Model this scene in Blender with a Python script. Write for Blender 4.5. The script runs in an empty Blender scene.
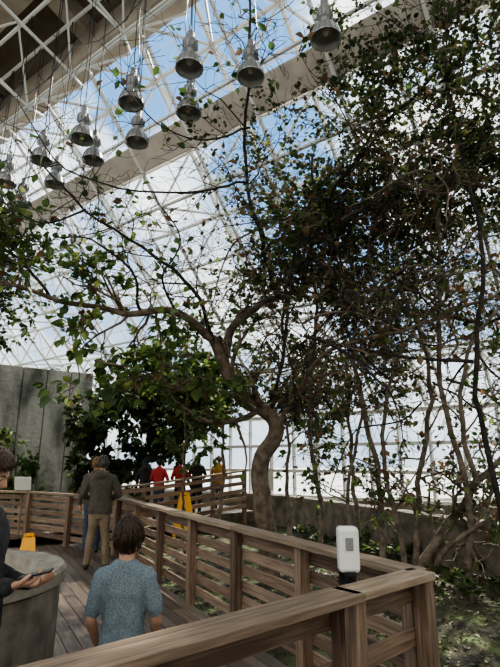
import bpy, math, random
import numpy as np
from mathutils import Vector, Matrix, noise
from mathutils.bvhtree import BVHTree
random.seed(7); np.random.seed(7)
V=Vector
C=bpy.context.scene.collection
AX=V((-.81,.59,0)).normalized()      # building long axis
NX=V((.59,.81,0)).normalized()       # towards the glass front

# ------------------------------------------------------------------ materials
def nmat(name):
    m=bpy.data.materials.new(name); m.use_nodes=True
    nt=m.node_tree; b=nt.nodes['Principled BSDF']
    return m,nt,b
def N(nt,t,**k):
    n=nt.nodes.new(t)
    for a,v in k.items(): setattr(n,a,v)
    return n
def ramp(nt,stops):
    r=N(nt,'ShaderNodeValToRGB'); e=r.color_ramp.elements
    e[0].position=stops[0][0]; e[0].color=(*stops[0][1],1)
    e[1].position=stops[-1][0]; e[1].color=(*stops[-1][1],1)
    for p,c in stops[1:-1]:
        x=e.new(p); x.color=(*c,1)
    return r
def noisy(name,c1,c2,scale=5,rough=.8,bump=.2,bscale=None,detail=6,metal=0,dist=.02,c3=None,zs=1):
    m,nt,b=nmat(name)
    tc=N(nt,'ShaderNodeTexCoord'); n=N(nt,'ShaderNodeTexNoise'); n.inputs['Scale'].default_value=scale; n.inputs['Detail'].default_value=detail
    mp=N(nt,'ShaderNodeMapping'); mp.inputs['Scale'].default_value=(1,1,zs); nt.links.new(tc.outputs['Object'],mp.inputs['Vector'])
    nt.links.new(mp.outputs[0],n.inputs['Vector'])
    st=[(.35,c1),(.65,c2)] if c3 is None else [(.35,c1),(.52,c2),(.64,c3)]
    r=ramp(nt,st); nt.links.new(n.outputs['Fac'],r.inputs['Fac']); nt.links.new(r.outputs['Color'],b.inputs['Base Color'])
    b.inputs['Roughness'].default_value=rough; b.inputs['Metallic'].default_value=metal
    if bump:
        n2=N(nt,'ShaderNodeTexNoise'); n2.inputs['Scale'].default_value=bscale or scale*4; n2.inputs['Detail'].default_value=5
        nt.links.new(tc.outputs['Object'],n2.inputs['Vector'])
        bp=N(nt,'ShaderNodeBump'); bp.inputs['Strength'].default_value=bump; bp.inputs['Distance'].default_value=dist
        nt.links.new(n2.outputs['Fac'],bp.inputs['Height']); nt.links.new(bp.outputs['Normal'],b.inputs['Normal'])
    return m
def wood(name,c1,c2,c3,rough=.65):
    m,nt,b=nmat(name)
    uv=N(nt,'ShaderNodeUVMap'); uv.uv_map='UVMap'
    mp=N(nt,'ShaderNodeMapping'); mp.inputs['Scale'].default_value=(1.6,26,1)
    nt.links.new(uv.outputs['UV'],mp.inputs['Vector'])
    n=N(nt,'ShaderNodeTexNoise'); n.inputs['Scale'].default_value=1.6; n.inputs['Detail'].default_value=8; n.inputs['Distortion'].default_value=.5
    nt.links.new(mp.outputs['Vector'],n.inputs['Vector'])
    at=N(nt,'ShaderNodeAttribute'); at.attribute_name='rnd'
    ma=N(nt,'ShaderNodeMath',operation='MULTIPLY_ADD'); ma.inputs[1].default_value=.34; ma.inputs[2].default_value=-.17
    nt.links.new(at.outputs['Fac'],ma.inputs[0])
    ad=N(nt,'ShaderNodeMath',operation='ADD'); nt.links.new(ma.outputs[0],ad.inputs[0]); nt.links.new(n.outputs['Fac'],ad.inputs[1])
    r=ramp(nt,[(.25,c1),(.5,c2),(.75,c3)]); nt.links.new(ad.outputs[0],r.inputs['Fac']); nt.links.new(r.outputs['Color'],b.inputs['Base Color'])
    bp=N(nt,'ShaderNodeBump'); bp.inputs['Strength'].default_value=.4; bp.inputs['Distance'].default_value=.006
    nt.links.new(n.outputs['Fac'],bp.inputs['Height']); nt.links.new(bp.outputs['Normal'],b.inputs['Normal'])
    b.inputs['Roughness'].default_value=rough
    return m
def leafmat(name,cols,trans=.45,val=1.6):
    m,nt,b=nmat(name)
    at=N(nt,'ShaderNodeAttribute'); at.attribute_name='rnd'
    k=len(cols); r=ramp(nt,[(i/(k-1),c) for i,c in enumerate(cols)])
    nt.links.new(at.outputs['Fac'],r.inputs['Fac']); nt.links.new(r.outputs['Color'],b.inputs['Base Color'])
    b.inputs['Roughness'].default_value=.5
    t=N(nt,'ShaderNodeBsdfTranslucent'); hs=N(nt,'ShaderNodeHueSaturation'); hs.inputs['Value'].default_value=val; hs.inputs['Hue'].default_value=.49; hs.inputs['Saturation'].default_value=.95
    nt.links.new(r.outputs['Color'],hs.inputs['Color']); nt.links.new(hs.outputs['Color'],t.inputs['Color'])
    mx=N(nt,'ShaderNodeMixShader'); mx.inputs['Fac'].default_value=trans
    o=nt.nodes['Material Output']
    nt.links.new(b.outputs[0],mx.inputs[1]); nt.links.new(t.outputs[0],mx.inputs[2]); nt.links.new(mx.outputs[0],o.inputs['Surface'])
    return m
def plain(name,c,rough=.5,metal=0,spec=None):
    m,nt,b=nmat(name); b.inputs['Base Color'].default_value=(*c,1); b.inputs['Roughness'].default_value=rough; b.inputs['Metallic'].default_value=metal
    return m

M_wood=wood('weathered_wood',(.075,.047,.032),(.185,.122,.083),(.32,.23,.16))
M_cap=wood('handrail_wood',(.11,.075,.05),(.22,.16,.108),(.35,.27,.19),.6)
M_deck=wood('deck_wood',(.055,.042,.033),(.12,.09,.07),(.20,.155,.12),.5)
M_conc=noisy('concrete_rough',(.14,.12,.095),(.30,.26,.21),4,.9,.5)
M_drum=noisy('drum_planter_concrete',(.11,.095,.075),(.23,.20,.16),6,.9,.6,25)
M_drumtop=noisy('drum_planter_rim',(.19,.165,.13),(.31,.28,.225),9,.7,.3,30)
M_wallc=noisy('concrete_stained',(.09,.095,.08),(.25,.25,.22),1.8,.95,.9,7,c3=(.36,.355,.32),dist=.08,zs=.35)
M_beam=noisy('concrete_beam',(.36,.32,.275),(.50,.45,.39),2,.85,.2)
M_roof=noisy('roof_panel_brown',(.15,.11,.078),(.24,.185,.135),1.2,.9,.1)
M_girder=noisy('roof_girder',(.32,.27,.215),(.44,.38,.31),2,.85,.2)
M_frame=plain('white_painted_steel',(.66,.66,.64),.45)
M_soil=noisy('forest_floor_soil',(.028,.024,.017),(.075,.072,.038),2.2,.9,.8,14,c3=(.12,.17,.055),dist=.05)
M_out=noisy('outside_paving',(.48,.49,.5),(.66,.67,.68),.3,.9,0)
M_bark=noisy('bark_brown',(.075,.056,.042),(.20,.155,.115),9,.9,.5,30)
M_bark2=noisy('bark_pale',(.10,.08,.062),(.26,.21,.165),8,.9,.5,30)
M_dark=noisy('bark_dark',(.014,.011,.010),(.045,.035,.028),9,.9,.4,30)
M_leafA=leafmat('leaf_dark_green',[(.014,.027,.008),(.027,.047,.013),(.052,.078,.022),(.10,.12,.035)],.42,1.7)
M_leafB=leafmat('leaf_fresh_green',[(.022,.05,.012),(.042,.088,.02),(.078,.13,.03),(.15,.19,.05)],.45,1.75)
M_leafC=leafmat('leaf_dry_brown',[(.07,.04,.02),(.11,.065,.032),(.18,.105,.045),(.09,.06,.035)],.4,1.5)
M_leafD=leafmat('leaf_litter',[(.06,.042,.024),(.12,.09,.05),(.07,.11,.035),(.19,.15,.09)],.1)
def glassmat():
    m,nt,b=nmat('glazing'); nt.nodes.remove(b)
    t=N(nt,'ShaderNodeBsdfTransparent'); t.inputs[0].default_value=(.90,.94,.95,1)
    g=N(nt,'ShaderNodeBsdfGlossy'); g.inputs['Roughness'].default_value=.05
    x=N(nt,'ShaderNodeMixShader'); x.inputs[0].default_value=.05
    nt.links.new(t.outputs[0],x.inputs[1]); nt.links.new(g.outputs[0],x.inputs[2]); nt.links.new(x.outputs[0],nt.nodes['Material Output'].inputs[0])
    return m
M_glass=glassmat()
M_alu=plain('spun_aluminium',(.36,.37,.38),.38,.6)
M_ball=plain('grey_housing',(.22,.23,.235),.5,.2)
M_black=plain('black_plastic',(.012,.012,.013),.4)
M_white=plain('white_plastic',(.72,.72,.70),.35)
M_yel=plain('yellow_plastic',(.88,.42,.02),.4)
M_signp=plain('notice_board_white',(.6,.6,.56),.5)

# ------------------------------------------------------------------ mesh builder
class MB:
    def __init__(s): s.v=[];s.f=[];s.uv=[];s.r=[];s.m=[]
    def face(s,idx,uv=None,r=0,m=0):
        s.f.append(idx); s.uv.extend(uv or [(0,0)]*len(idx)); s.r.append(r); s.m.append(m)
    def beam(s,p0,p1,w,h,m=0,up=V((0,0,1)),r=None):
        p0=V(p0);p1=V(p1); d=(p1-p0); L=d.length; d=d/L
        if abs(d.dot(up))>.99: up=V((.8,.6,0))
        sd=d.cross(up).normalized(); u=sd.cross(d)
        b=len(s.v); r=random.random() if r is None else r
        for p in (p0,p1):
            for a,c in ((-1,-1),(1,-1),(1,1),(-1,1)): s.v.append(p+sd*(a*w/2)+u*(c*h/2))
        o=random.random()*20; o2=random.random()*5
        for k in range(4):
            k2=(k+1)%4; wd=w if k%2==0 else h
            s.face((b+k,b+k2,b+4+k2,b+4+k),[(o,o2+k*.37),(o,o2+k*.37+wd),(o+L,o2+k*.37+wd),(o+L,o2+k*.37)],r,m)
        s.face((b+3,b+2,b+1,b),[(o,0),(o+.02,0),(o+.02,h),(o,h)],r,m); s.face((b+4,b+5,b+6,b+7),[(o,0),(o+.02,0),(o+.02,h),(o,h)],r,m)
    def tube(s,pts,rad,n=6,m=0,cap=True,r=None):
        r=random.random() if r is None else r
        pts=[V(p) for p in pts]; K=len(pts)
        if not hasattr(rad,'__len__'): rad=[rad]*K
        t=(pts[1]-pts[0]).normalized()
        a=t.orthogonal().normalized(); b=len(s.v)
        for i in range(K):
            t=(pts[min(i+1,K-1)]-pts[max(i-1,0)])
            if t.length<1e-7: t=V((0,0,1))
            t.normalize(); a=(a-t*a.dot(t))
            if a.length<1e-4: a=t.orthogonal()
            a.normalize(); c=t.cross(a)
            for j in range(n):
                g=2*math.pi*j/n; s.v.append(pts[i]+(a*math.cos(g)+c*math.sin(g))*rad[i])
        for i in range(K-1):
            for j in range(n):
                j2=(j+1)%n; s.face((b+i*n+j,b+i*n+j2,b+(i+1)*n+j2,b+(i+1)*n+j),None,r,m)
        if cap:
            s.face(tuple(b+j for j in reversed(range(n))),None,r,m); s.face(tuple(b+(K-1)*n+j for j in range(n)),None,r,m)
    def lathe(s,c,prof,n=20,m=0,r=0):
        c=V(c); b=len(s.v)
        for (rr,z) in prof:
            for j in range(n):
                g=2*math.pi*j/n; s.v.append(c+V((rr*math.cos(g),rr*math.sin(g),z)))
        for i in range(len(prof)-1):
            for j in range(n):
                j2=(j+1)%n; s.face((b+i*n+j,b+i*n+j2,b+(i+1)*n+j2,b+(i+1)*n+j),None,r,m)
    def build(s,name,mats,smooth=False,parent=None,bevel=0):
        me=bpy.data.meshes.new(name); me.from_pydata([tuple(x) for x in s.v],[],s.f)
        for m in mats: me.materials.append(m)
        me.polygons.foreach_set('material_index',s.m)
        uv=me.uv_layers.new(name='UVMap'); uv.data.foreach_set('uv',[c for p in s.uv for c in p])
        a=me.attributes.new('rnd','FLOAT','FACE'); a.data.foreach_set('value',s.r)
        if smooth: me.polygons.foreach_set('use_smooth',[True]*len(s.f))
        me.update(); o=bpy.data.objects.new(name,me); C.objects.link(o)
        if parent: o.parent=parent
        if bevel:
            bm=o.modifiers.new('bevel','BEVEL'); bm.width=bevel; bm.segments=2; bm.limit_method='ANGLE'
        return o
def empty(name,loc=(0,0,0),rz=0):
    e=bpy.data.objects.new(name,None); e.location=loc; e.rotation_euler=(0,0,rz); C.objects.link(e); return e

# ------------------------------------------------------------------ building
def SN(s,n,z): return AX*s+NX*n+V((0,0,z))
S0,S1=-16,30
GN,GZ=13.2,3.0          # foot of sloping glass
TOPN=5.4; TOPZ=GZ+(GN-TOPN)
dn=V((-NX.x,-NX.y,1)).normalized()   # up the slope
inw=(V((-NX.x,-NX.y,-1))).normalized()
def slope(s,q,dep=0): return SN(s,GN,GZ)+dn*q+inw*dep
QL=(GN-TOPN)*math.sqrt(2)
g=MB()
g.v+= [slope(S0,0),slope(S1,0),slope(S1,QL),slope(S0,QL)]; g.face((0,1,2,3))
g.build('window_1',[M_glass])
g=MB(); g.v+=[SN(S0,GN,.6),SN(S1,GN,.6),SN(S1,GN,GZ),SN(S0,GN,GZ)]; g.face((0,1,2,3)); g.build('window_2',[M_glass])
fr=MB(); mod=1.65; nj=int(QL/mod)+1; ns=int((S1-S0)/mod)
R=.040
for i in range(ns+1):
    s=S0+i*mod
    fr.tube([slope(s,0,.05),slope(s,QL,.05)],.05,5)
    fr.tube([slope(s+mod/2,mod/2,1.0),slope(s+mod/2,QL-mod*.3,1.0)],R,5)
for j in range(nj+1):
    q=min(j*mod,QL); fr.tube([slope(S0,q,.05),slope(S1,q,.05)],.05,5)
    if j<nj: fr.tube([slope(S0,q+mod/2,1.0),slope(S1,q+mod/2,1.0)],R,5)
for i in range(ns):
    for j in range(nj):
        c=slope(S0+(i+.5)*mod,(j+.5)*mod,1.0)
        fr.lathe(c,[(.0,-.08),(.06,-.055),(.085,0),(.06,.055),(0,.08)],8)
        for a in (0,1):
            for b in (0,1): fr.tube([c,slope(S0+(i+a)*mod,min((j+b)*mod,QL),.05)],.031,4,cap=False)
for i in range(ns*2):
    s=S0+i*mod/2
    fr.tube([slope(s,0,.01),slope(s,QL,.01)],.02,4)
for j in range(nj*2):
    q=j*mod/2
    if q<QL: fr.tube([slope(S0,q,.01),slope(S1,q,.01)],.016,4)
for i in range(ns*2):
    fr.beam(SN(S0+i*mod/2,GN-.03,.6),SN(S0+i*mod/2,GN-.03,GZ),.07,.09)
for z in (.62,1.35,2.1,3.0): fr.beam(SN(S0,GN-.03,z),SN(S1,GN-.03,z),.09,.09)
fr.build('roof_space_frame',[M_frame])
b=MB()
b.beam(slope(S0,8.6,.75),slope(S1,8.6,.75),.62,.5,up=inw)
for i in range(0,ns,3):
    b.beam(slope(S0+i*mod,8.6,.4),slope(S0+i*mod,8.6,.05),.2,.2)
b.build('concrete_ring_beam',[M_beam],bevel=.03)
r=MB(); RE=0.4
def RO(s,n,dz=0): return SN(s,n,TOPZ+.1+(TOPN-n)*.28+dz)
r.v+=[RO(S0,TOPN),RO(S1,TOPN),RO(S1,RE),RO(S0,RE),RO(S0,TOPN,.3),RO(S1,TOPN,.3),RO(S1,RE,.3),RO(S0,RE,.3)]
for q in ((0,3,2,1),(4,5,6,7),(0,1,5,4),(1,2,6,5),(2,3,7,6),(3,0,4,7)): r.face(q)
for n_ in (TOPN-.2,TOPN-1.9,TOPN-3.8,RE+.2): r.beam(RO(S0,n_,-.35),RO(S1,n_,-.35),.5,.7,1)
for i in range(0,12): r.beam(RO(S0+i*4,TOPN,-.2),RO(S0+i*4,RE,-.2),.35,.45,1)
r.build('ceiling',[M_roof,M_girder],bevel=.02)
g=MB(); g.v+=[RO(S0,RE),RO(S1,RE),SN(S1,-9,3.2),SN(S0,-9,3.2)]; g.face((0,1,2,3)); g.build('added_rear_skylight',[M_glass])  # unseen rear glazing, added to let fill light in from behind the camera
r=MB()
for i in range(ns):
    s=S0+i*mod
    for j in range(3):
        n0=TOPN-j*mod
        c=RO(s+mod/2,n0-mod/2,-1.7)
        for a,bb in ((0,0),(1,0),(0,1),(1,1)): r.tube([c,RO(s+a*mod,n0-bb*mod,-.8)],.026,4,cap=False)
        r.tube([c,RO(s+mod*1.5,n0-mod/2,-1.7)],.032,5)
        if j<2: r.tube([c,RO(s+mod/2,n0-mod*1.5,-1.7)],.032,5)
r.build('ceiling_lattice_truss',[M_frame])
w=MB(); w.beam(SN(S0,-9,1.4),SN(S1,-9,1.4),.3,3.6); w.build('wall_back',[M_wallc])
w=MB(); w.beam(SN(S1,-9,2.2),SN(S1,GN,2.2),.3,6); w.build('wall_left',[M_wallc])
w=MB(); w.beam(SN(S0,-9,2.2),SN(S0,GN,2.2),.3,6); w.build('wall_right',[M_wallc])
w=MB(); w.beam(SN(S0,GN,.2),SN(S1,GN,.2),.35,.8); w.build('wall_window_sill',[M_conc],bevel=.02)
w=MB()
for i in range(12):
    p0=V((-13.0,11.6,2.1)).lerp(V((-5.6,17.0,2.1)),i/12); p1=V((-13.0,11.6,2.1)).lerp(V((-5.6,17.0,2.1)),(i+1)/12-.002)
    w.beam(p0,p1,.5+random.uniform(-.06,.06),5.0)
w.build('stained_concrete_wall',[M_wallc],bevel=.03)
cp=[V((-.6,16.0,.25)),V((1.0,14.6,.25)),V((2.3,12.0,.25)),V((3.3,9.6,.25)),V((4.4,7.6,.25)),V((6.2,5.6,.25))]
w=MB()
def cat(P,n=6):
    P=[V(p) for p in P]; Q=[P[0]*2-P[1]]+P+[P[-1]*2-P[-2]]; out=[]
    for i in range(1,len(Q)-2):
        for k in range(n):
            t=k/n; a,b_,c,d=Q[i-1],Q[i],Q[i+1],Q[i+2]
            out.append(.5*((2*b_)+(c-a)*t+(2*a-5*b_+4*c-d)*t*t+(3*b_-a-3*c+d)*t**3))
    out.append(P[-1]); return out
cc=cat(cp,5)
for a,c in zip(cc,cc[1:]):
    w.beam(a,c+(c-a)*.02,.28,.75)
    w.beam(a+V((0,0,.40)),c+(c-a)*.02+V((0,0,.40)),.36,.08)
w.build('planter_retaining_wall',[M_conc])
def ground(name,x0,x1,y0,y1,n,m,zf):
    me=bpy.data.meshes.new(name); vs=[];fs=[]
    for j in range(n+1):
        for i in range(n+1):
            x=x0+(x1-x0)*i/n;y=y0+(y1-y0)*j/n; vs.append((x,y,zf(x,y)))
    for j in range(n):
        for i in range(n): q=j*(n+1)+i; fs.append((q,q+1,q+n+2,q+n+1))
    me.from_pydata(vs,[],fs); me.materials.append(m); me.polygons.foreach_set('use_smooth',[True]*len(fs))
    o=bpy.data.objects.new(name,me); C.objects.link(o); return o
gz=lambda x,y:-.16+.07*noise.noise(V((x*.9,y*.9,0)))+.03*noise.noise(V((x*4,y*4,3)))
ground('floor',-26,14,-12,26,240,M_soil,gz)
o=MB(); o.v+=[V((-150,-150,-.4)),V((150,-150,-.4)),V((150,150,-.4)),V((-150,150,-.4))]; o.face((0,1,2,3)); o.build('ground_outside',[M_out])

# ------------------------------------------------------------------ deck
A=V((1.08,3.27,0)); B=V((-2.43,9.5,0)); fd=(B-A).normalized(); fn=V((fd.y,-fd.x,0))  # fn -> right (soil side)
dk=MB(); wdt=.14
for i in range(62):
    off=-.02-(i+.5)*wdt
    p=A+fn*off
    L0=-5.5; L1=8.9 if i>0 else 7.2
    a0=L0
    while a0<L1:
        a1=min(a0+random.choice([2.4,3.0,3.6]),L1)
        dk.beam(p+fd*a0+V((0,0,-.02)),p+fd*(a1-.006)+V((0,0,-.02)),wdt-.008,.04); a0=a1
for i in range(16):
    q=A+fd*(-5.5+i*.95)+V((0,0,-.11)); dk.beam(q+fn*.0,q-fn*8.6,.08,.13,r=.1)
for i in range(14):
    q=A+fn*(.0+(i+.5)*wdt); dk.beam(q+fd*-5.5+V((0,0,-.02)),q+fd*-2.0+V((0,0,-.02)),wdt-.008,.04)
dk.build('boardwalk_deck',[M_deck])
dk=MB()
e0=V((-6.2,11.6,0)); e1=V((1.2,15.6,0)); ed=(e1-e0).normalized(); en=V((-ed.y,ed.x,0))
for i in range(42):
    t=i*.16; z=.02+t*.045
    c=e0+ed*t; dk.beam(c+V((0,0,z))-en*1.0,c+V((0,0,z))+en*1.4,.15,.05)
dk.build('viewing_ramp_deck',[M_deck])

# ------------------------------------------------------------------ fences
def fence(name,pts,h=1.0,nr=5,sp=1.3,capw=.15,side=1,endext=.07):
    f=MB()
    for a,b_ in zip(pts,pts[1:]):
        a=V(a);b_=V(b_); L=(b_-a).length; n=max(1,round(L/sp)); d=(b_-a)/L; sd=V((d.y,-d.x,0)).normalized()
        for i in range(n+1):
            p=a+d*(L*i/n); f.beam(p+V((0,0,-.35)),p+V((0,0,h-.045)),.095,.095,0,up=sd)
        for k in range(nr):
            z=.14+k*(h-.27)/(nr-1)
            for i in range(n):
                p=a+d*(L*i/n); q=a+d*(L*(i+1)/n)
                j=random.uniform(-.008,.008)
                f.beam(p+sd*side*.066+V((0,0,z+j)),q+sd*side*.066+V((0,0,z-j)),.035,.095)
        m=max(1,round(n/2))
        for i in range(m):
            p=a+d*(L*i/m)-(d*.07 if i==0 else V()); q=a+d*(L*(i+1)/m)-d*.005+(d*endext if i==m-1 else V())
            f.beam(p+V((0,0,h-.02)),q+V((0,0,h-.02)),capw,.042,1)
    return f.build(name,[M_wood,M_cap],bevel=.005)
nd=V((1.54,1.33,0)).normalized()
A0=A-nd*3.6; J=A-nd*.80
fence('wooden_railing',[A0,J],1.0,4,1.25,capw=.2,side=-1)
fence('wooden_railing',[J+nd*.08,A-nd*.04],1.0,4,.7,capw=.17,side=-1,endext=.02)
fence('wooden_railing',[A+fd*.10-nd*.04,B],1.0,6,1.15,capw=.16,side=1)
fence('wooden_railing',[B+fd*.1,V((-4.84,11.2,0)),V((-7.8,12.3,0))],1.0,6,1.3,capw=.14)
fence('wooden_railing',[V((-3.6,11.3,.03)),V((-2.5,12.0,.09)),V((-.15,13.45,.38))],1.03,5,1.1,capw=.13)

# ------------------------------------------------------------------ concrete drum planter
p=MB(); c=V((-2.08,3.55,0))
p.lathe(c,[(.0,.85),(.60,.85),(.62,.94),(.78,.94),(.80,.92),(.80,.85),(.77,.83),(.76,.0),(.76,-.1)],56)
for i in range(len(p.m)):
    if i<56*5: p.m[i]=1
for i in range(14):
    g=2*math.pi*i/14
    p.beam(c+V((math.cos(g)*.757,math.sin(g)*.757,0)),c+V((math.cos(g)*.757,math.sin(g)*.757,.83)),.012,.012,0)
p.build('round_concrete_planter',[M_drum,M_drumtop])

# ------------------------------------------------------------------ pendant lamps
LP=MB()
LP.lathe((0,0,0),[(0,.33),(.045,.33),(.05,.32),(.05,.20),(.085,.19),(.095,.17),(.095,.05),(.075,.03),(.06,.02),(.06,-.03)],18,0)
for k in range(10):
    g=2*math.pi*k/10; LP.beam((math.cos(g)*.1,math.sin(g)*.1,.05),(math.cos(g)*.1,math.sin(g)*.1,.17),.008,.02,0)
LP.lathe((0,0,0),[(.06,-.03),(.085,-.05),(.13,-.10),(.165,-.17),(.185,-.26),(.19,-.28),(.18,-.28),(.155,-.17),(.12,-.11),(.07,-.06),(0,-.06)],24,1)
LP.lathe((0,0,0),[(0,-.07),(.035,-.08),(.045,-.14),(.035,-.2),(0,-.22)],12,2)
for k in range(16):
    g=2*math.pi*k/16; u=V((math.cos(g),math.sin(g),0))
    LP.tube([u*.062+V((0,0,-.03)),u*.135+V((0,0,-.10)),u*.17+V((0,0,-.17)),u*.193+V((0,0,-.28))],.005,4,0)
LP.tube([V((0,0,.33)),V((0,0,.38)),V((.03,0,.42)),V((0,0,.46)),V((0,0,.47))],.01,6,0)
LP.tube([V((0,0,.46)),V((0,0,3.6))],.008,4,3)
LP.tube([V((.05,0,.2)),V((.09,0,.5)),V((.04,.02,1.2)),V((.06,0,3.6))],.008,4,3)
M_bulb=plain('lamp_glass',(.7,.7,.66),.2)
lamp0=LP.build('pendant_lamp',[M_ball,M_alu,M_bulb,M_black],True)
first=True
def lampat(p):
    global first
    if first: o=lamp0; first=False
    else:
        o=bpy.data.objects.new('pendant_lamp',lamp0.data); C.objects.link(o)
    o.location=p; o.rotation_euler=(0,0,random.random()*6)
for k in range(9): lampat((.94-.93*k,4.89+.66*k,7.0+random.uniform(-.08,.08)))
for k in range(8): lampat((-.82-.945*k,5.43+.67*k,7.0+random.uniform(-.08,.08)))
r=MB()
r1=[V((.94,4.89,10.6))+V((-.93,.66,0))*k for k in range(-4,15)]; r2=[V((-.82,5.43,10.6))+V((-.93,.66,0))*k for k in range(-4,15)]
r.tube([r1[0],r1[-1]],.04,8); r.tube([r2[0],r2[-1]],.04,8)
for k in range(0,17,2):   # slack feeder cables
    for a,b_ in ((r1[k],r2[k+2]),(r2[k],r1[k+1])):
        r.tube([a.lerp(b_,t/8)-V((0,0,1.6*math.sin(math.pi*t/8))) for t in range(9)],.009,4,1)
r.build('lamp_support_rail',[M_frame,M_black])

# ------------------------------------------------------------------ sanitiser dispenser
d=MB(); cx,cy=.572,3.12
d.lathe((cx,cy,0),[(0,.0),(.16,.0),(.16,.015),(.03,.03),(.0,.03)],24,0)
d.tube([V((cx,cy,.02)),V((cx,cy,1.1))],.022,12,0)
d.beam((cx,cy-.0,.94),(cx,cy,1.25),.10,.012,0,up=V((0,1,0)))
ds=d.build('dispenser_stand_frame',[M_black],bevel=.002)
d=MB(); d.beam((cx,cy-.06,1.03),(cx,cy-.06,1.275),.12,.10,0,up=V((0,1,0)))
db=d.build('dispenser_body',[M_white],bevel=.020)
d=MB(); d.beam((cx,cy-.114,1.15),(cx,cy-.114,1.22),.045,.006,0,up=V((0,1,0))); d.beam((cx,cy-.10,1.015),(cx,cy-.10,1.04),.065,.04,1,up=V((0,1,0)))
d.beam((cx,cy-.04,.955),(cx,cy-.04,.975),.11,.13,1,up=V((0,1,0)))
dc=d.build('dispenser_window',[M_ball,M_black],bevel=.003)
e=empty('hand_sanitizer_dispenser',(0,0,0))
for x in (ds,db,dc): x.parent=e

# ------------------------------------------------------------------ wet floor signs
def wetsign(loc,rz,s=1,wk=1):
    m=MB()
    for sg in (-1,1):
        lo=V((0,sg*.14*s,0)); hi=V((0,sg*.015*s,.60*s))
        def L(t): return lo.lerp(hi,t)
        k=len(m.v); th=V((0,sg*.012*s,0))
        for t,wd in ((.10,.15*wk),(.97,.08)):
            for x in (-1,1):
                m.v.append(L(t)+V((x*wd*s,0,0))); m.v.append(L(t)+V((x*wd*s,0,0))+th)
        for q in ((0,2,6,4),(1,5,7,3),(0,4,5,1),(2,3,7,6),(4,6,7,5),(0,1,3,2)): m.face(tuple(k+i for i in q))
        for x in (-.13*wk,.13*wk): m.beam(L(0)+V((x*s,0,0)),L(.12)+V((x*s,0,0)),.04*s,.014*s)
        k=len(m.v)
        for t,x in ((.45,-.05),(.45,.05),(.72,0)): m.v.append(L(t)+V((x*s,0,0))+th*1.15)
        m.face((k,k+1,k+2),m=1)
    m.beam((-.05*s,0,.62*s),(.05*s,0,.62*s),.03*s,.04*s)
    for x in (-.05,.05): m.beam((x*s,0,.57*s),(x*s,0,.63*s),.02*s,.03*s)
    o=m.build('wet_floor_sign',[M_yel,M_black]); o.location=loc; o.rotation_euler=(0,0,rz)
wetsign((-3.18,7.5,0),.3,1.0); wetsign((-1.50,11.75,.0),.2,1.48,1.15)
n_=MB(); n_.beam((-5.05,11.35,0),(-5.05,11.35,1.0),.06,.06); n_.beam((-5.05,11.3,1.02),(-5.05,11.24,1.30),.36,.02,1,up=V((0,1,0)))
n_.build('information_sign',[M_wood,M_signp])
n_=MB(); n_.tube([V((.35,10.6,-.2)),V((.35,10.6,1.35))],.02,8); n_.beam((.35,10.56,1.05),(.35,10.56,1.5),.28,.02,1,up=V((0,1,0)))
n_.build('information_sign',[M_ball,M_signp])

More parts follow.
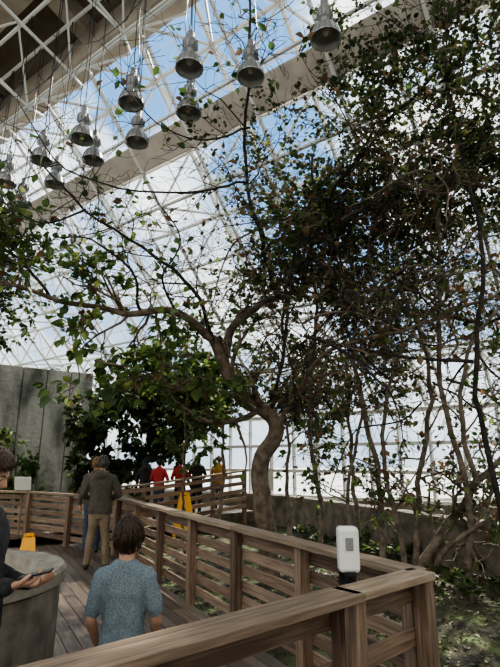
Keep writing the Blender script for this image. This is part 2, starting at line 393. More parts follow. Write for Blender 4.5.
# ------------------------------------------------------------------ vegetation
def ok(p,marg=1.25):
    n=p.x*NX.x+p.y*NX.y
    return p.z < GZ+(GN-n)-marg*1.2 and n<GN-.5
class Tree:
    def __init__(s): s.b=MB(); s.lp=[];s.ld=[];s.ls=[];s.lm=[];s.lr=[]
    def leaf(s,p,d,size,mi=0):
        s.lp.append(tuple(p)); s.ld.append(tuple(d)); s.ls.append(size); s.lm.append(mi); s.lr.append(random.random())
    def grow(s,p,d,L,r,lev,P,mat=0):
        if not ok(p,.9): return
        n=5 if lev>0 else 4; pts=[V(p)]; d=V(d).normalized(); cur=V(p)
        for i in range(n):
            d=(d+V((random.gauss(0,1),random.gauss(0,1),random.gauss(0,1)))*P['wob']+V((0,0,P['trop']))).normalized()
            nx=cur+d*L/n
            if not ok(nx,.9): d=(d+V((-.5,-.5,-.8))).normalized(); nx=cur+d*L/n
            cur=nx; pts.append(cur.copy())
        rad=[max(r*(1-.6*i/n),.0035) for i in range(n+1)]
        s.b.tube(pts,rad,(4 if r<.012 else 5) if r<.03 else 7,mat,cap=False)
        s.spawn(pts,r,L,lev,P,mat)
    def spawn(s,pts,r,L,lev,P,mat):
        n=len(pts)-1
        if lev<=0:
            for k in range(P['leaves']):
                if random.random()>P.get('lp',1): continue
                t=random.uniform(.15,1)*n; i=min(int(t),n-1); q=pts[i].lerp(pts[i+1],t-i)
                q=q+V((random.gauss(0,.03),random.gauss(0,.03),random.gauss(0,.03)))
                dd=(pts[i+1]-pts[i]).normalized()+V((random.gauss(0,.8),random.gauss(0,.8),random.gauss(-.35,.6)))
                mi=P['mi'] if random.random()>P.get('dry',.04) else 2
                s.leaf(q,dd,P['size']*random.uniform(.6,1.35),mi)
            return
        for k in range(P['kids'][lev-1]):
            t=random.uniform(.2,1.0)*n; i=min(int(t),n-1); q=pts[i].lerp(pts[i+1],t-i)
            dd=(pts[i+1]-pts[i]).normalized()
            o=dd.orthogonal().normalized(); o.rotate(Matrix.Rotation(random.random()*6.283,3,dd))
            nd_=(dd*.65+o*random.uniform(.6,1.1))
            s.grow(q,nd_,L*P['ls']*random.uniform(.6,1.2),r*.5,lev-1,P,mat)
    def guide(s,pts,r0,r1,lev,P,childL,kids,mat=0,sides=9,t0=.15):
        pp=cat(pts,5); K=len(pp)
        for i in range(1,K-1): pp[i]=pp[i]+noise.noise_vector(pp[i]*2.3)*min(.07,r0*.9+.03)
        s.b.tube(pp,[r0+(r1-r0)*(i/(K-1))**.8 for i in range(K)],sides,mat,cap=False)
        n=K-1
        for k in range(kids):
            t=random.uniform(t0,1)*n; i=min(int(t),n-1); q=pp[i].lerp(pp[i+1],t-i); dd=(pp[i+1]-pp[i]).normalized()
            o=dd.orthogonal().normalized(); o.rotate(Matrix.Rotation(random.random()*6.283,3,dd))
            rr=(r0+(r1-r0)*t/n)
            s.grow(q,dd*.5+o+V((0,0,.25)),childL*random.uniform(.6,1.25),max(rr*.45,.007),lev,P,mat)
    def build(s,name,bark,leafs):
        e=empty(name)
        s.b.build('branches',bark,True,e)
        if s.lp:
            T=np.array([[0,0,0],[0,.5,-.03],[0,1,-.14],[-.26,.18,.06],[-.36,.48,.08],[-.17,.8,-.01],[.26,.18,.06],[.36,.48,.08],[.17,.8,-.01]])
            Fq=[(0,1,4,3),(1,2,5,4),(0,6,7,1),(1,7,8,2)]
            Pn=np.array(s.lp);D=np.array(s.ld);D/=np.linalg.norm(D,axis=1)[:,None]+1e-9
            up=np.random.normal(0,.55,(len(Pn),3))+np.array([0,0,1.0])
            X=np.cross(D,up);X/=np.linalg.norm(X,axis=1)[:,None]+1e-9; Z=np.cross(X,D); S=np.array(s.ls)[:,None,None]
            vs=Pn[:,None,:]+S*(T[None,:,0:1]*X[:,None,:]+T[None,:,1:2]*D[:,None,:]+T[None,:,2:3]*Z[:,None,:])
            n=len(Pn); vs=vs.reshape(-1,3); F=np.array(Fq); fs=(F[None]+9*np.arange(n)[:,None,None]).reshape(-1)
            me=bpy.data.meshes.new('foliage'); me.vertices.add(len(vs)); me.vertices.foreach_set('co',vs.ravel())
            me.loops.add(len(fs)); me.loops.foreach_set('vertex_index',fs.astype(np.int32)); nf=n*4
            me.polygons.add(nf); me.polygons.foreach_set('loop_start',np.arange(nf,dtype=np.int32)*4)
            me.polygons.foreach_set('material_index',np.repeat(np.array(s.lm,dtype=np.int32),4))
            for m in leafs: me.materials.append(m)
            a=me.attributes.new('rnd','FLOAT','FACE'); a.data.foreach_set('value',np.repeat(np.array(s.lr,dtype=np.float32),4))
            me.update(calc_edges=True); me.validate()
            o=bpy.data.objects.new('foliage',me); C.objects.link(o); o.parent=e
        return e
LE=[M_leafA,M_leafB,M_leafC]
BK=[M_bark,M_bark2,M_dark]
P0=dict(wob=.26,trop=.05,leaves=5,lp=.5,size=.15,mi=1,kids=[4,4,4],ls=.62,dry=.07)
PB=dict(wob=.30,trop=.03,leaves=3,lp=.13,size=.12,mi=1,kids=[4,3,4],ls=.68,dry=.15)
t=Tree()
t.guide([(.30,8.1,-.3),(.26,8.05,.5),(.17,8,1.2),(.19,8,1.7),(.40,8,2.12),(.24,8,2.4),(-.165,8,2.68),(-.37,8,3.12),(-.60,7.95,3.64)],.165,.105,1,P0,1.0,3,0,12,.6)
t.guide([(-.58,7.97,3.60),(-1.2,7.6,3.98),(-1.75,7.4,3.96),(-2.2,7.3,3.94),(-3.04,7,4.05),(-3.8,6.8,4.3),(-4.6,6.6,4.5)],.08,.02,2,P0,1.1,20,0,9)
t.guide([(-.60,7.95,3.60),(-.9,7.4,4.3),(-1.5,6.9,4.7),(-2.4,6.4,5.2),(-3.2,6.1,6.0)],.04,.012,2,PB,1.2,12,2)
t.guide([(-.45,8,3.3),(-.26,8,3.9),(.21,8,4.3),(.87,8,4.54),(1.42,7.9,5.0),(1.9,7.6,5.9)],.085,.03,2,P0,1.1,10,0)
t.guide([(.5,8,4.4),(.19,7.2,5.1),(-.08,6.8,5.95),(0,6.2,7.1),(0,5.7,8.3)],.04,.018,2,PB,1.1,12,2,8)
t.guide([(.9,8,4.5),(1.145,7.2,5.47),(1.61,6.9,6.2),(2.4,6.6,7.1),(3.16,6.3,7.76)],.045,.02,2,PB,1.1,14,2,8)
t.guide([(-.08,6.8,5.9),(-.7,6.2,5.4),(-1.8,6,5.3),(-2.7,5.9,5.7),(-3.3,5.8,6.6)],.022,.008,1,PB,1.0,12,2,6)
t.guide([(.0,6.4,6.6),(-.6,6.0,6.1),(-1.3,5.8,6.2),(-2.0,5.6,7.0)],.018,.007,1,PB,.9,10,2,6)
t.guide([(-2.4,6.4,5.2),(-2.9,6.2,4.9),(-3.6,6.2,5.3),(-4.2,6.2,6.2)],.018,.007,1,PB,.9,10,2,6)
t.guide([(-3.04,7,4.05),(-3.5,6.9,4.6),(-4.2,6.8,4.9),(-5,6.8,5.0)],.03,.01,2,P0,1.0,11,2,6)
t.guide([(-1.75,7.4,3.96),(-1.9,7.2,4.6),(-2.5,7,5.0),(-3.0,6.9,5.0)],.03,.01,2,PB,1.1,12,2,6)
t.guide([(-1.2,7.6,3.98),(-1.4,7.3,4.5),(-1.1,7.0,5.0),(-1.5,6.8,5.7)],.025,.009,2,PB,1.1,12,2,6)
t.guide([(.38,8,2.1),(.75,7.7,2.7),(1.18,7,3.24),(2.24,7,3.5),(3.65,7,4.05),(4.6,7,4.4)],.045,.02,2,PB,1.2,16,0)
t.guide([(-.2,8,2.65),(-.55,7.8,2.75),(-1.1,7.5,2.72),(-1.6,7.3,2.95),(-2.3,7.1,3.1)],.035,.012,2,P0,.8,12,0)
t.guide([(.3,8,2.3),(.55,7.6,3.3),(.6,7.3,4.3),(.95,7.1,5.2),(1.0,6.8,6.4)],.035,.015,2,PB,1.1,12,2)
t.build('tropical_tree',BK,LE)
def canopy(base,H,spread,seed,dens=1,leaf=.10,mi=0,trunk=.10,start=.45,bark=1,dry=.03,lean=(0,0),nm=7,kids=(5,5,5),leaves=14):
    random.seed(seed)
    P=dict(wob=.2,trop=.04,leaves=int(leaves*dens),size=leaf,mi=mi,kids=list(kids),ls=.62,dry=dry)
    t=Tree(); b=V(base); pts=[]
    for i in range(6):
        f=i/5; pts.append(b+V((lean[0]*f+random.uniform(-.15,.15)*(i>0),lean[1]*f+random.uniform(-.15,.15)*(i>0),H*f)))
    t.guide(pts,trunk,trunk*.4,2,P,spread,nm,bark,8,start)
    return t
def bcan(name,*a,**k): return canopy(*a,**k).build(name,BK,LE)
bcan('canopy_tree',(2.2,8.8,-.2),6.2,2.1,11,1.1,.08,nm=16,trunk=.06,lean=(-.5,-.9),start=.66,dry=.14)
bcan('canopy_tree',(3.3,8.0,-.2),6.9,2.1,12,1.2,.08,nm=17,trunk=.06,lean=(-.3,-.9),start=.68,dry=.14)
bcan('canopy_tree',(4.8,7.3,-.2),6.6,2.1,16,1.1,.08,nm=14,start=.6,trunk=.06,lean=(-.5,-.8),dry=.14)
bcan('canopy_tree',(3.4,6.8,-.2),7.6,2.0,26,1.2,.075,nm=17,start=.72,trunk=.05,lean=(-.4,-.7),dry=.08,bark=2)
bcan('canopy_tree',(1.3,9.6,-.2),5.4,1.9,13,1.1,.085,nm=12,lean=(-.2,-1.3),trunk=.055,start=.68,dry=.1)
bcan('canopy_tree',(5.6,6.6,-.2),4.6,1.6,17,.7,.09,nm=8,start=.45,trunk=.08,dry=.2)
bcan('canopy_tree',(2.2,10.6,-.2),4.2,1.4,19,.9,.10,mi=0,nm=8,start=.5,trunk=.06,dry=.15)
bcan('canopy_tree',(.9,11.8,-.2),3.7,1.5,14,1.3,.11,mi=0,nm=10,start=.5,trunk=.06)
bcan('canopy_tree',(-.8,12.6,-.2),3.9,1.5,15,1.2,.12,mi=1,nm=9,start=.55,trunk=.06)
bcan('leafy_shrub',(-4.2,14.4,-.2),2.9,1.05,21,1.4,.15,mi=0,nm=13,start=.25,trunk=.06,bark=2)
bcan('leafy_shrub',(-3.2,15.0,-.2),3.4,1.2,22,1.3,.15,mi=0,nm=13,start=.25,trunk=.06,bark=2)
bcan('leafy_shrub',(-1.9,15.4,-.2),4.2,1.3,27,1.1,.15,mi=1,nm=11,start=.4,trunk=.06,bark=2)
bcan('leafy_shrub',(-5.9,12.9,-.2),2.0,.6,23,.8,.12,mi=1,nm=6,start=.4,trunk=.04,bark=2)
bcan('leafy_shrub',(-1.3,10.6,-.2),3.6,.9,24,1.1,.12,mi=1,nm=10,start=.65,trunk=.035,bark=0)
bcan('leafy_shrub',(-6.9,10.4,-.2),5.4,1.4,28,1.0,.12,mi=0,nm=12,start=.82,trunk=.04,bark=2)
random.seed(31)
P1=dict(wob=.3,trop=.03,leaves=6,lp=.42,size=.10,mi=1,kids=[4,4,4],ls=.66,dry=.32)
t=Tree()
t.guide([(2.6,8.5,-.2),(2.9,8.4,.25),(3.3,8.1,.9),(3.65,8,1.4),(4.1,7.9,1.8),(4.6,7.7,2.6)],.10,.03,2,P1,.9,12,1)
t.guide([(2.65,8.5,-.2),(2.75,8.4,1.0),(2.95,8,2.6),(2.88,8,3.8),(2.3,7.7,5)],.06,.02,2,P1,1.0,12,1)
t.guide([(2.55,8.5,-.2),(2.3,8.3,1.0),(2.15,8,2.3),(2.6,7.6,3.6),(3.4,7.2,4.4)],.05,.02,2,P1,1.0,11,1)
t.guide([(2.7,8.4,-.2),(3.2,7.8,.6),(4.0,7.4,.9),(4.8,7.0,1.5)],.05,.015,2,P1,.8,8,1)
t.guide([(1.8,8.9,-.2),(1.7,8.8,1.2),(1.95,8.4,2.6),(1.7,8.2,3.6)],.04,.02,2,P1,.9,8,1)
t.guide([(3.4,7.6,1.3),(3.1,7.2,2.4),(3.4,6.8,3.6),(4.2,6.6,4.2)],.045,.015,2,P1,1.0,10,1)
t.build('multi_stem_shrub',BK,LE)
random.seed(77)
P2=dict(wob=.35,trop=-.02,leaves=3,lp=.3,size=.09,mi=0,kids=[4,4],ls=.6,dry=.5)
t=Tree()
for i in range(84):
    y=random.uniform(6.0,9.0); x=random.uniform(.3,.56*y); z=random.uniform(2.4,6.8)
    d=V((random.gauss(0,1),random.gauss(0,.5),random.gauss(0,.6))).normalized(); L=random.uniform(1.4,3.4)
    pts=[V((x,y,z))]
    for k in range(4):
        d=(d+V((random.gauss(0,.4),random.gauss(0,.3),random.gauss(0,.45)))).normalized(); q=pts[-1]+d*L/4
        if not ok(q,1) or q.z<1.2: d.z*=-1; q=pts[-1]+V((d.x,d.y,-abs(d.z) if q.z>3 else abs(d.z)))*L/4
        pts.append(q)
    t.guide(pts,random.uniform(.012,.03),.007,1,P2,.8,9,random.choice([1,0,2,2,2]),6)
t.build('liana_tangle',BK,LE)
random.seed(41)
t=Tree()
for i in range(90):
    x=random.uniform(1.2,6.5); y=random.uniform(6.6,13)
    if (V((x,y,0))-A).dot(fn)<.5 or (x>4.0 and y>7.4) or y>14.0-1.9*(x-1): continue
    z=gz(x,y); hh=random.uniform(.12,.40)
    for k in range(random.randint(3,6)):
        d=V((random.gauss(0,.5),random.gauss(0,.5),1)); tip=V((x,y,z))+d.normalized()*hh
        t.b.tube([V((x,y,z-.03)),V((x,y,z)).lerp(tip,.5)+V((0,0,.03)),tip],.006,4,0,cap=False)
        for q in range(5): t.leaf(V((x,y,z)).lerp(tip,random.uniform(.5,1)),V((random.gauss(0,1),random.gauss(0,1),.4)),random.uniform(.07,.15),random.choice([0,1,1]))
t.build('undergrowth_plants',BK,LE)
t=Tree()
for i in range(8000):
    x=random.uniform(-1.5,5.5); y=random.uniform(3.4,10.5)
    if (V((x,y,0))-A).dot(fn)<.1: continue
    t.leaf((x,y,gz(x,y)+.015),(random.gauss(0,1),random.gauss(0,1),random.gauss(.05,.15)),random.uniform(.025,.07),0)
t.b.tube([V((3.1,5.6,-.1)),V((3.9,6.3,-.08))],.02,6)
t.build('leaf_litter',BK,[M_leafD])

# ------------------------------------------------------------------ people
def fabric(name,c1,c2,scale=60):
    return noisy(name,c1,c2,scale,.9,.25,scale*2,dist=.004)
M_skin=noisy('skin',(.42,.24,.16),(.50,.30,.21),20,.55,.05)
M_eye=plain('eye_white',(.7,.68,.65),.2); M_iris=plain('iris',(.03,.02,.012),.15); M_lip=plain('lips',(.33,.13,.11),.45)
def hairmat(name,a,b_):
    m,nt,bs=nmat(name); at=N(nt,'ShaderNodeAttribute'); at.attribute_name='rnd'
    r=ramp(nt,[(0,a),(1,b_)]); nt.links.new(at.outputs['Fac'],r.inputs['Fac']); nt.links.new(r.outputs['Color'],bs.inputs['Base Color']); bs.inputs['Roughness'].default_value=.5
    return m
H_br=hairmat('hair_dark_brown',(.014,.008,.005),(.065,.036,.020)); H_gr=hairmat('hair_grey',(.05,.045,.04),(.15,.13,.12)); H_bl=hairmat('hair_black',(.006,.005,.005),(.02,.016,.014)); H_sand=hairmat('hair_sandy',(.16,.09,.045),(.35,.22,.12))

class Src:
    def __init__(s): s.v=[];s.f=[];s.l=[]
    def ring(s,c,X,Y,rx,ry,n,e=2.0):
        for j in range(n):
            g=2*math.pi*j/n; a,b_=math.cos(g),math.sin(g)
            a=math.copysign(abs(a)**(2/e),a); b_=math.copysign(abs(b_)**(2/e),b_)
            s.v.append(c+X*(a*rx)+Y*(b_*ry))
    def stitch(s,b,K,n,lab):
        for i in range(K-1):
            for j in range(n):
                j2=(j+1)%n; s.f.append((b+i*n+j,b+i*n+j2,b+(i+1)*n+j2,b+(i+1)*n+j)); s.l.append(lab)
        s.f.append(tuple(b+j for j in reversed(range(n)))); s.l.append(lab)
        s.f.append(tuple(b+(K-1)*n+j for j in range(n))); s.l.append(lab)
    def rings(s,R_,lab,n=24,e=2.3):
        b=len(s.v)
        for (x,y,z,rx,ry) in R_: s.ring(V((x,y,z)),V((1,0,0)),V((0,1,0)),rx,ry,n,e)
        s.stitch(b,len(R_),n,lab)
    def limb(s,pts,rad,lab,n=14,flat=1,X0=None):
        P=[V(p) for p in pts]; q=cat(P,4); K=len(q); rr=[]
        for i in range(K):
            t=i/4; k=min(int(t),len(rad)-2); rr.append(rad[k]+(rad[k+1]-rad[k])*(t-k))
        t0=(q[0]-q[1]).normalized(); t1=(q[-1]-q[-2]).normalized()
        q=[q[0]+t0*rr[0]*.95,q[0]+t0*rr[0]*.7]+q+[q[-1]+t1*rr[-1]*.7,q[-1]+t1*rr[-1]*.95]
        rr=[rr[0]*.3,rr[0]*.72]+rr+[rr[-1]*.72,rr[-1]*.3]
        a=V(X0) if X0 is not None else (q[1]-q[0]).orthogonal(); b=len(s.v); K=len(q)
        for i in range(K):
            t=(q[min(i+1,K-1)]-q[max(i-1,0)]).normalized(); a=a-t*a.dot(t); a.normalize(); c=t.cross(a)
            s.ring(q[i],a,c,rr[i],rr[i]*flat,n)
        s.stitch(b,K,n,lab)
    def ell(s,c,r,lab,n=16,m=9):
        b=len(s.v)
        for i in range(m):
            f=math.pi*(i+.5)/m; s.ring(V(c)+V((0,0,-math.cos(f)*r[2])),V((1,0,0)),V((0,1,0)),r[0]*math.sin(f),r[1]*math.sin(f),n)
        s.stitch(b,m,n,lab)
    def remesh(s,name,vox,mats,parent,fold=None,smooth=3):
        me=bpy.data.meshes.new('src'); me.from_pydata([tuple(x) for x in s.v],[],s.f)
        o=bpy.data.objects.new('src',me); C.objects.link(o)
        bm=o.modifiers.new('r','REMESH'); bm.mode='VOXEL'; bm.voxel_size=vox
        sm=o.modifiers.new('s','SMOOTH'); sm.factor=.5; sm.iterations=smooth
        dg=bpy.context.evaluated_depsgraph_get(); out=bpy.data.meshes.new_from_object(o.evaluated_get(dg))
        bv=BVHTree.FromPolygons([tuple(x) for x in s.v],s.f)
        bpy.data.objects.remove(o)
        out.name=name; out.materials.clear()
        for m in mats: out.materials.append(m)
        for p in out.polygons:
            p.use_smooth=True
            h=bv.find_nearest(p.center)
            p.material_index=s.l[h[2]] if h[2] is not None else 0
        if fold:
            clo=set()
            for p in out.polygons:
                if p.material_index in fold: clo.update(p.vertices)
            nm=[v.normal.copy() for v in out.vertices]
            for i in clo:
                c=out.vertices[i].co
                k=noise.noise(V((c.x*9,c.y*9,c.z*5.5)))*.013+noise.noise(V((c.x*22,c.y*22,c.z*13+5)))*.006
                out.vertices[i].co=c+nm[i]*k
        ob=bpy.data.objects.new(name,out); C.objects.link(ob); ob.parent=parent
        return ob
def hand(name,w,F,Nn,sgn,sc,curl,parent,vox,mats):
    s=Src(); F=V(F).normalized(); Nn=V(Nn); Nn=(Nn-F*Nn.dot(F)).normalized(); S=F.cross(Nn)*sgn; w=V(w)
    b=len(s.v)
    for f,a,c in ((-.035,.02,.016),(-.01,.027,.018),(.01,.030,.018),(.04,.039,.017),(.07,.042,.014),(.092,.039,.011),(.098,.034,.007)):
        s.ring(w+F*f*sc,S,Nn,a*sc,c*sc,16,2.6)
    s.stitch(b,7,16,0)
    for off,Lf,ex in ((.030,.070,0),(.010,.078,.04),(-.011,.072,.08),(-.030,.056,.15)):
        p=w+(F*.085+S*off)*sc; pts=[p-F*.01*sc,p]; a=0
        for fr_,da in ((.45,curl),(.31,curl*1.1),(.24,curl*.8)):
            a+=da+ex*.4; d_=F*math.cos(a)+Nn*math.sin(a)+S*off*2.2; p=p+d_*Lf*fr_*sc; pts.append(p)
        s.limb(pts,[.0095*sc,.0095*sc,.0088*sc,.008*sc,.007*sc],0,8)
    p=w+(F*.02+S*.022)*sc; pts=[p]
    for d_,l in ((F*.7+S*.7+Nn*.15,.036),(F*.8+S*.45+Nn*.4,.034),(F*.85+S*.1+Nn*.5,.028)):
        p=p+V(d_).normalized()*l*sc; pts.append(p)
    s.limb(pts,[.014*sc,.0125*sc,.011*sc,.0085*sc],0,8)
    return s.remesh(name,vox,mats,parent,smooth=2)
def headmesh(parent,loc,sc,pitch,yaw,hair,style,skin,near):
    he=empty('head',loc); he.parent=parent; he.rotation_euler=(pitch,0,yaw); he.scale=(sc,)*3
    nu,nv=(64,44) if near else (32,22)
    vs=[];fs=[]
    def hp(th,ph):
        x=math.sin(th)*math.cos(ph); y=math.sin(th)*math.sin(ph); z=math.cos(th)
        X=x*.076;Y=y*.094;Z=z*.117
        if z<0:
            k=-z; X*=1-.34*k*(1 if y>0 else .6); 
            if y>0: Y+=.010*k*y
            else: Y*=1-.38*k
        if y<0 and z>-.3: Y*=1.06
        if y>0:
            fr_=max(0,y)
            gx=lambda c,w_:math.exp(-((abs(X)-c)/w_)**2)
            gzz=lambda c,w_:math.exp(-((Z-c)/w_)**2)
            Y+=fr_*(.020*gx(0,.011)*math.exp(-((Z+.028)/.016)**2)+.011*gx(0,.009)*gzz(-.008,.022))
            Y-=fr_*.010*gx(.031,.016)*gzz(.002,.013)
            Y+=fr_*.005*gx(.025,.03)*gzz(.024,.010)
            Y+=fr_*.005*gx(0,.022)*gzz(-.062,.008)
            Y-=fr_*.004*gx(0,.022)*gzz(-.078,.006)
            Y+=fr_*.010*gx(0,.022)*gzz(-.102,.014)
        return V((X,Y,Z))
    for i in range(nv+1):
        for j in range(nu): vs.append(hp(math.pi*i/nv,2*math.pi*j/nu))
    for i in range(nv):
        for j in range(nu): j2=(j+1)%nu; fs.append((i*nu+j,(i+1)*nu+j,(i+1)*nu+j2,i*nu+j2))
    m=MB(); m.v=vs
    for f in fs: m.face(f)
    for sg in (-1,1):
        q=[]
        for k in range(9):
            g=-.3+k*.65; q.append(V((sg*(.079+.006*math.sin(g)),-.008-.014*math.cos(g)*.9,.0+.030*math.sin(g+.2))))
        m.tube(q,.0055,7,0)
        k0=len(m.v)
        for k in range(10):
            g=2*math.pi*k/10; m.v.append(V((sg*.078,-.008+.012*math.cos(g),.026*math.sin(g))))
        m.face(tuple(range(k0,k0+10)) if sg>0 else tuple(reversed(range(k0,k0+10))))
    m.tube([V((0,-.018,-.06)),V((0,-.022,-.12)),V((0,-.03,-.17))],[.050,.050,.050],16,0)
    for sg in (-1,1):
        c=V((sg*.031,.072,.0)); m.lathe(c,[(.0,-.011),(.008,-.008),(.0115,0),(.008,.008),(0,.011)],10,1)
        m.tube([c+V((0,.009,0)),c+V((0,.0125,0))],.005,8,2)
        m.tube([V((sg*.016,.093,.021)),V((sg*.032,.09,.026)),V((sg*.047,.079,.020))],[.002,.003,.0015],5,4)
    m.tube([V((-.022,.090,-.062)),V((-.008,.098,-.059)),V((.008,.098,-.059)),V((.022,.090,-.062))],[.0015,.004,.004,.0015],6,3)
    m.tube([V((-.020,.089,-.066)),V((0,.098,-.068)),V((.020,.089,-.066))],[.0015,.0045,.0015],6,3)
    m.build('face',[skin,M_eye,M_iris,M_lip,hair],True,he)
    h=MB()
    def hl(ph):
        f=math.sin(ph)
        if f>=0: return 1.58-.68*f**.8
        return 1.58+.62*(-f)**.7
    nu2,nv2=40,14
    for i in range(nv2+1):
        for j in range(nu2):
            ph=2*math.pi*j/nu2; th=hl(ph)*i/nv2
            p=hp(th,ph); nrm=V((math.sin(th)*math.cos(ph),math.sin(th)*math.sin(ph),math.cos(th)))
            th_=.013 if i<nv2 else .002
            h.v.append(p*1.0+nrm*(th_+.004*noise.noise(p*60)))
    for i in range(nv2):
        for j in range(nu2): j2=(j+1)%nu2; h.face((i*nu2+j,(i+1)*nu2+j,(i+1)*nu2+j2,i*nu2+j2),None,.3*random.random())
    ns_=1100 if near else 160
    for k in range(ns_):
        ph=random.random()*2*math.pi; M_=hl(ph); t0=random.uniform(0,M_*.92)
        ln=random.uniform(.35,.75); sw=random.gauss(0,.25)+.25; lift=random.uniform(.010,.022 if style!='tousled' else .026)
        q=[]
        for i in range(6):
            f=i/5; th=min(t0+ln*f,M_+.10); pp=hp(max(th,.01),ph+sw*f); nrm=V((math.sin(th)*math.cos(ph+sw*f),math.sin(th)*math.sin(ph+sw*f),math.cos(th)))
            q.append(pp+nrm*(.008+lift*math.sin(math.pi*(.25+.6*f))))
        w_=.0028 if near else .006
        h.tube(q,[w_*.6,w_,w_,w_*.9,w_*.6,w_*.2],4,0,cap=False)
    if style=='long':
        for k in range(420 if near else 90):
            ph=random.uniform(math.pi*.98,math.pi*2.02); th=random.uniform(.9,1.5)
            q=[]; pp=hp(th,ph); nrm=V((math.cos(ph),math.sin(ph),.2)); q.append(pp+nrm*.012)
            p2=hp(1.7,ph)+nrm*.018; q.append(p2)
            dz=random.uniform(.14,.30)
            q.append(V((p2.x*.95,p2.y*.9-.01,-.09))); q.append(V((p2.x*.95,min(p2.y*.85-.02,-.055),-.09-dz*.5))); q.append(V((p2.x*.8+random.gauss(0,.006),min(p2.y*.8,-.06)-.02,-.09-dz)))
            w_=.004 if near else .009
            h.tube(q,[w_*.6,w_,w_,w_,w_*.3],4,0,cap=False)
    h.build('hair',[hair],True,he)
    return he
def person(name,loc,rz,H,top,pants,shoes,hair,style='short',near=False,elb=None,wri=None,hd=None,hn=None,curl=.35,hp_=0,hy=0,sleeve='long',shorts=False,hood=False,headk=1.0,bulk=1.0,skin=None,stance=0.0):
    skin=skin or M_skin
    e=empty(name,loc,rz); k=H/1.75; e.scale=(k,k,k); s=Src(); B_=bulk
    long_=sleeve=='long'
    s.rings([(0,0,.84,.172*B_,.118*B_),(0,0,.90,.180*B_,.125*B_),(0,0,1.0,.170*B_,.120*B_),(0,0,1.10,.160*B_,.113*B_),(0,0,1.20,.170*B_,.118*B_),(0,-.004,1.30,.186*B_,.122*B_),(0,-.008,1.38,.192*B_,.112*B_),(0,-.012,1.43,.165*B_,.095*B_),(0,-.014,1.47,.110,.078),(0,-.016,1.50,.070,.066)],1,28)
    s.limb([(-.15,-.012,1.405),(0,-.014,1.43),(.15,-.012,1.405)],[.06*B_,.05,.06*B_],1)
    s.limb([(0,-.014,1.47),(0,-.014,1.53)],[.045,.045],0)
    s.rings([(0,-.005,.76,.13,.10),(0,-.008,.82,.165,.118),(0,-.005,.9,.165,.112),(0,0,.98,.15,.10)],2,24)
    for sg in (-1,1):
        x=.088; kn=(sg*(x+.005+stance*.4),.012,.48); an=(sg*(x+.01+stance),-.02,.085)
        if shorts:
            s.limb([(sg*x,-.005,.86),(sg*x,.0,.66),(sg*(x+.003),.008,.50)],[.098,.088,.080],2)
            s.limb([(sg*x,0,.60),kn,(sg*(x+.008+stance*.7),-.022,.33),an],[.062,.053,.052,.035],0)
        else:
            s.limb([(sg*x,-.005,.86),(sg*x,.0,.68),kn,(sg*(x+.008+stance*.7),-.016,.30),(an[0],an[1],.075)],[.098,.086,.067,.064,.058],2)
        s.limb([(an[0],-.06,.045),(an[0],.0,.05),(an[0]*1.05,.08,.036),(an[0]*1.1,.15,.030)],[.042,.046,.042,.034],3,12)
        s.limb([(an[0],-.02,.05),(an[0],-.02,.10)],[.042,.040],3)
    elb=elb or [(-.245,-.03,1.13),(.245,-.03,1.13)]; wri=wri or [(-.26,.05,.88),(.26,.05,.88)]
    hd=hd or [(0,.15,-1)]*2; hn=hn or [(1,0,0),(-1,0,0)]
    for i,sg in enumerate((-1,1)):
        sh=(sg*.172*B_,-.012,1.395); el=V(elb[i]); wr=V(wri[i]); mid=V(sh).lerp(el,.5)
        if long_:
            s.limb([sh,mid,el],[.062*B_,.055*B_,.050*B_],1)
            s.limb([el,el.lerp(wr,.5),wr],[.050*B_,.044*B_,.036*B_],1)
        else:
            s.limb([sh,mid,V(sh).lerp(el,.82)],[.064,.062,.058],1)
            s.limb([mid,el,el.lerp(wr,.4),wr],[.042,.038,.036,.026],0)
    if hood:
        s.ell((0,-.105,1.44),(.115,.055,.07),1); s.limb([(-.10,-.02,1.475),(-.05,-.085,1.49),(.05,-.085,1.49),(.10,-.02,1.475)],[.03,.035,.035,.03],1)
    elif long_: s.limb([(-.055,0,1.50),(-.03,-.06,1.505),(.03,-.06,1.505),(.055,0,1.50)],[.014]*4,1)
    s.remesh('body',.009 if near else .014,[skin,top,pants,shoes],e,fold=(1,2))
    for i,sg in enumerate((-1,1)):
        wr=V(wri[i]); d_=V(hd[i]).normalized()
        hand('hand_right' if sg>0 else 'hand_left',wr+d_*(.02),hd[i],hn[i],(1 if V(hd[i]).cross(V(hn[i])).dot(V((0,0,1)) if abs(d_.z)<.6 else V((0,1,0)))>0 else -1),1.0,curl,e,.0038 if near else .006,[skin])
    headmesh(e,(0,.012,1.635),headk,hp_,hy,hair,style,skin,near)
    return e
F_boy=fabric('heather_blue_cotton',(.085,.12,.145),(.19,.24,.275),110)
F_grey=fabric('grey_brown_fleece',(.065,.053,.046),(.10,.083,.073),30)
F_khaki=fabric('khaki_twill',(.17,.13,.09),(.23,.18,.125),40)
F_blk=fabric('black_cloth',(.012,.012,.014),(.030,.030,.034),40)
F_red=fabric('red_cloth',(.32,.025,.03),(.42,.04,.04),40)
F_navy=fabric('navy_cloth',(.012,.016,.035),(.03,.035,.06),40)
F_yel=fabric('orange_yellow_cloth',(.42,.20,.04),(.55,.28,.06),40)
F_den=fabric('denim',(.03,.045,.08),(.06,.08,.13),60)
F_sho=plain('shoe_leather',(.03,.025,.02),.6)
person('boy',(-.67,2.87,0),.05,1.32,F_boy,F_den,F_sho,H_br,'tousled',True,elb=[(-.225,-.015,1.13),(.225,-.015,1.13)],wri=[(-.21,.13,.93),(.21,.13,.93)],
       hd=[(.1,.8,-.5),(-.1,.8,-.5)],hn=[(1,0,0),(-1,0,0)],sleeve='short',shorts=True,headk=1.08,hp_=-.1,bulk=.93)
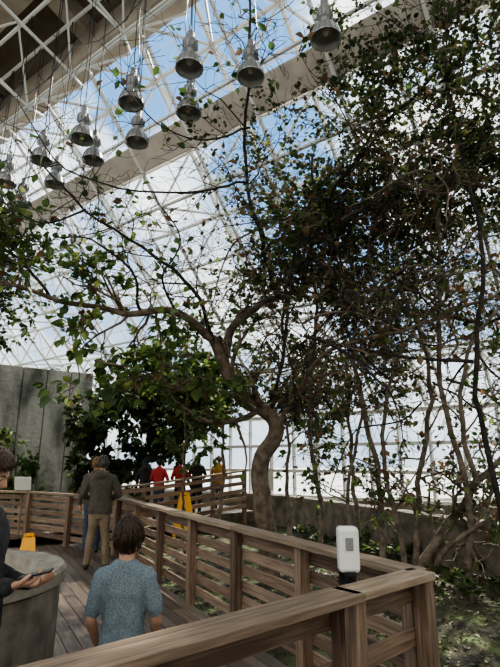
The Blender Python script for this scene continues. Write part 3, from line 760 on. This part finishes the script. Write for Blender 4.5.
person('man',(-2.44,8.35,0),.15,1.72,F_grey,F_khaki,F_sho,H_gr,'short',False,elb=[(-.30,.0,1.14),(.30,.0,1.14)],wri=[(-.14,.22,1.05),(.14,.22,1.05)],
       hd=[(.8,.4,0),(-.8,.4,0)],hn=[(0,-1,0),(0,-1,0)],hood=True,stance=.05,bulk=1.1)
wo=person('woman',(-1.345,2.58,0),-math.pi/2+.08,1.70,F_blk,F_blk,F_sho,H_br,'long',True,elb=[(-.235,-.02,1.12),(.225,-.03,1.12)],wri=[(-.10,.23,1.08),(.15,.22,1.12)],
       hd=[(.45,.8,.1),(-.15,.95,.15)],hn=[(.2,0,1),(-.1,-.15,1)],curl=.38,hp_=-.42,hood=False,bulk=1.08)
ph=MB(); ph.beam((0,-.075,0),(0,.075,0),.074,.009,0); ph.beam((0,-.070,.005),(0,.070,.005),.068,.0012,1)
M_scr=plain('phone_screen',(.12,.13,.14),.15)
po=ph.build('smartphone',[M_black,M_scr],parent=wo,bevel=.003); po.location=(.135,.345,1.172); po.rotation_euler=(.2,0,.1)
person('visitor',(-2.97,9.75,0),.2,1.70,F_grey,F_den,F_sho,H_sand,'short',False)
far=[(-2.78,13.4,.17,1.54,F_blk,F_blk,H_bl,True,.4),(-2.35,13.1,.20,1.50,F_red,F_den,H_bl,False,-.2),(-1.85,13.4,.25,1.46,F_red,F_blk,H_bl,False,.3),(-1.42,13.6,.28,1.5,F_blk,F_blk,H_bl,True,0),(-.86,14.0,.33,1.44,F_yel,F_den,H_sand,False,.2)]
for (x,y,z,h,tp,pn,hr,hd_,rz) in far:
    person('visitor',(x,y,z),rz,h,tp,pn,F_sho,hr,'short' if not hd_ else 'long',False,elb=[(-.26,.02,1.15),(.26,.02,1.15)],wri=[(-.18,.22,1.06),(.18,.22,1.06)],hd=[(.5,.8,0),(-.5,.8,0)],hn=[(0,0,-1),(0,0,-1)],hood=hd_)

# ------------------------------------------------------------------ light
W=bpy.data.worlds.new('sky'); bpy.context.scene.world=W; W.use_nodes=True; nt=W.node_tree
bg=nt.nodes['Background']; tc=N(nt,'ShaderNodeTexCoord'); mp=N(nt,'ShaderNodeMapping'); mp.inputs['Scale'].default_value=(1,1,1.6)
nt.links.new(tc.outputs['Generated'],mp.inputs['Vector'])
n1=N(nt,'ShaderNodeTexNoise'); n1.inputs['Scale'].default_value=3.2; n1.inputs['Detail'].default_value=8; n1.inputs['Roughness'].default_value=.55
nt.links.new(mp.outputs[0],n1.inputs['Vector'])
r=ramp(nt,[(.43,(.20,.42,.78)),(.59,(1.6,1.58,1.52))]); nt.links.new(n1.outputs['Fac'],r.inputs['Fac'])
sx=N(nt,'ShaderNodeSeparateXYZ'); nt.links.new(tc.outputs['Generated'],sx.inputs[0])
mr=N(nt,'ShaderNodeMapRange'); mr.inputs['From Min'].default_value=.0; mr.inputs['From Max'].default_value=.6; mr.inputs['To Min'].default_value=.75; mr.inputs['To Max'].default_value=0
nt.links.new(sx.outputs['Z'],mr.inputs['Value'])
mx=N(nt,'ShaderNodeMixRGB'); mx.inputs['Color2'].default_value=(.74,.82,.90,1); nt.links.new(mr.outputs[0],mx.inputs['Fac']); nt.links.new(r.outputs[0],mx.inputs['Color1'])
# even warm sky tone behind the camera, added as fill for the interior
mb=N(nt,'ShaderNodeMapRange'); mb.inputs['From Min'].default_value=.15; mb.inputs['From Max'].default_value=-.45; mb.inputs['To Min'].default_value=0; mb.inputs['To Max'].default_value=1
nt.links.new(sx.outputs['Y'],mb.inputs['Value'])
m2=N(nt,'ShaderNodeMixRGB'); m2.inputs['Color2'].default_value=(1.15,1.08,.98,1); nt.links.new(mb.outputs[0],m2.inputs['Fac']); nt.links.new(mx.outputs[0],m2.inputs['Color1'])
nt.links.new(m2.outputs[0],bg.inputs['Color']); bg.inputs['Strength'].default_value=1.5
sl=bpy.data.lights.new('sun','SUN'); sl.energy=8.5; sl.angle=.025; sl.color=(1,.90,.76)
so=bpy.data.objects.new('sun',sl); C.objects.link(so); so.rotation_euler=V((.42,.62,.80)).to_track_quat('Z','Y').to_euler()

# ------------------------------------------------------------------ camera
cam=bpy.data.cameras.new('camera'); co=bpy.data.objects.new('camera',cam); C.objects.link(co)
co.location=(0,0,1.65); co.rotation_euler=(math.radians(90+14.7),0,0)
cam.sensor_fit='VERTICAL'; cam.sensor_height=24; cam.lens=485/667*24; cam.clip_end=500
bpy.context.scene.camera=co
vs_=bpy.context.scene.view_settings
try:
    vs_.view_transform='AgX'; vs_.look='AgX - Medium High Contrast'
except Exception: pass
vs_.exposure=.3
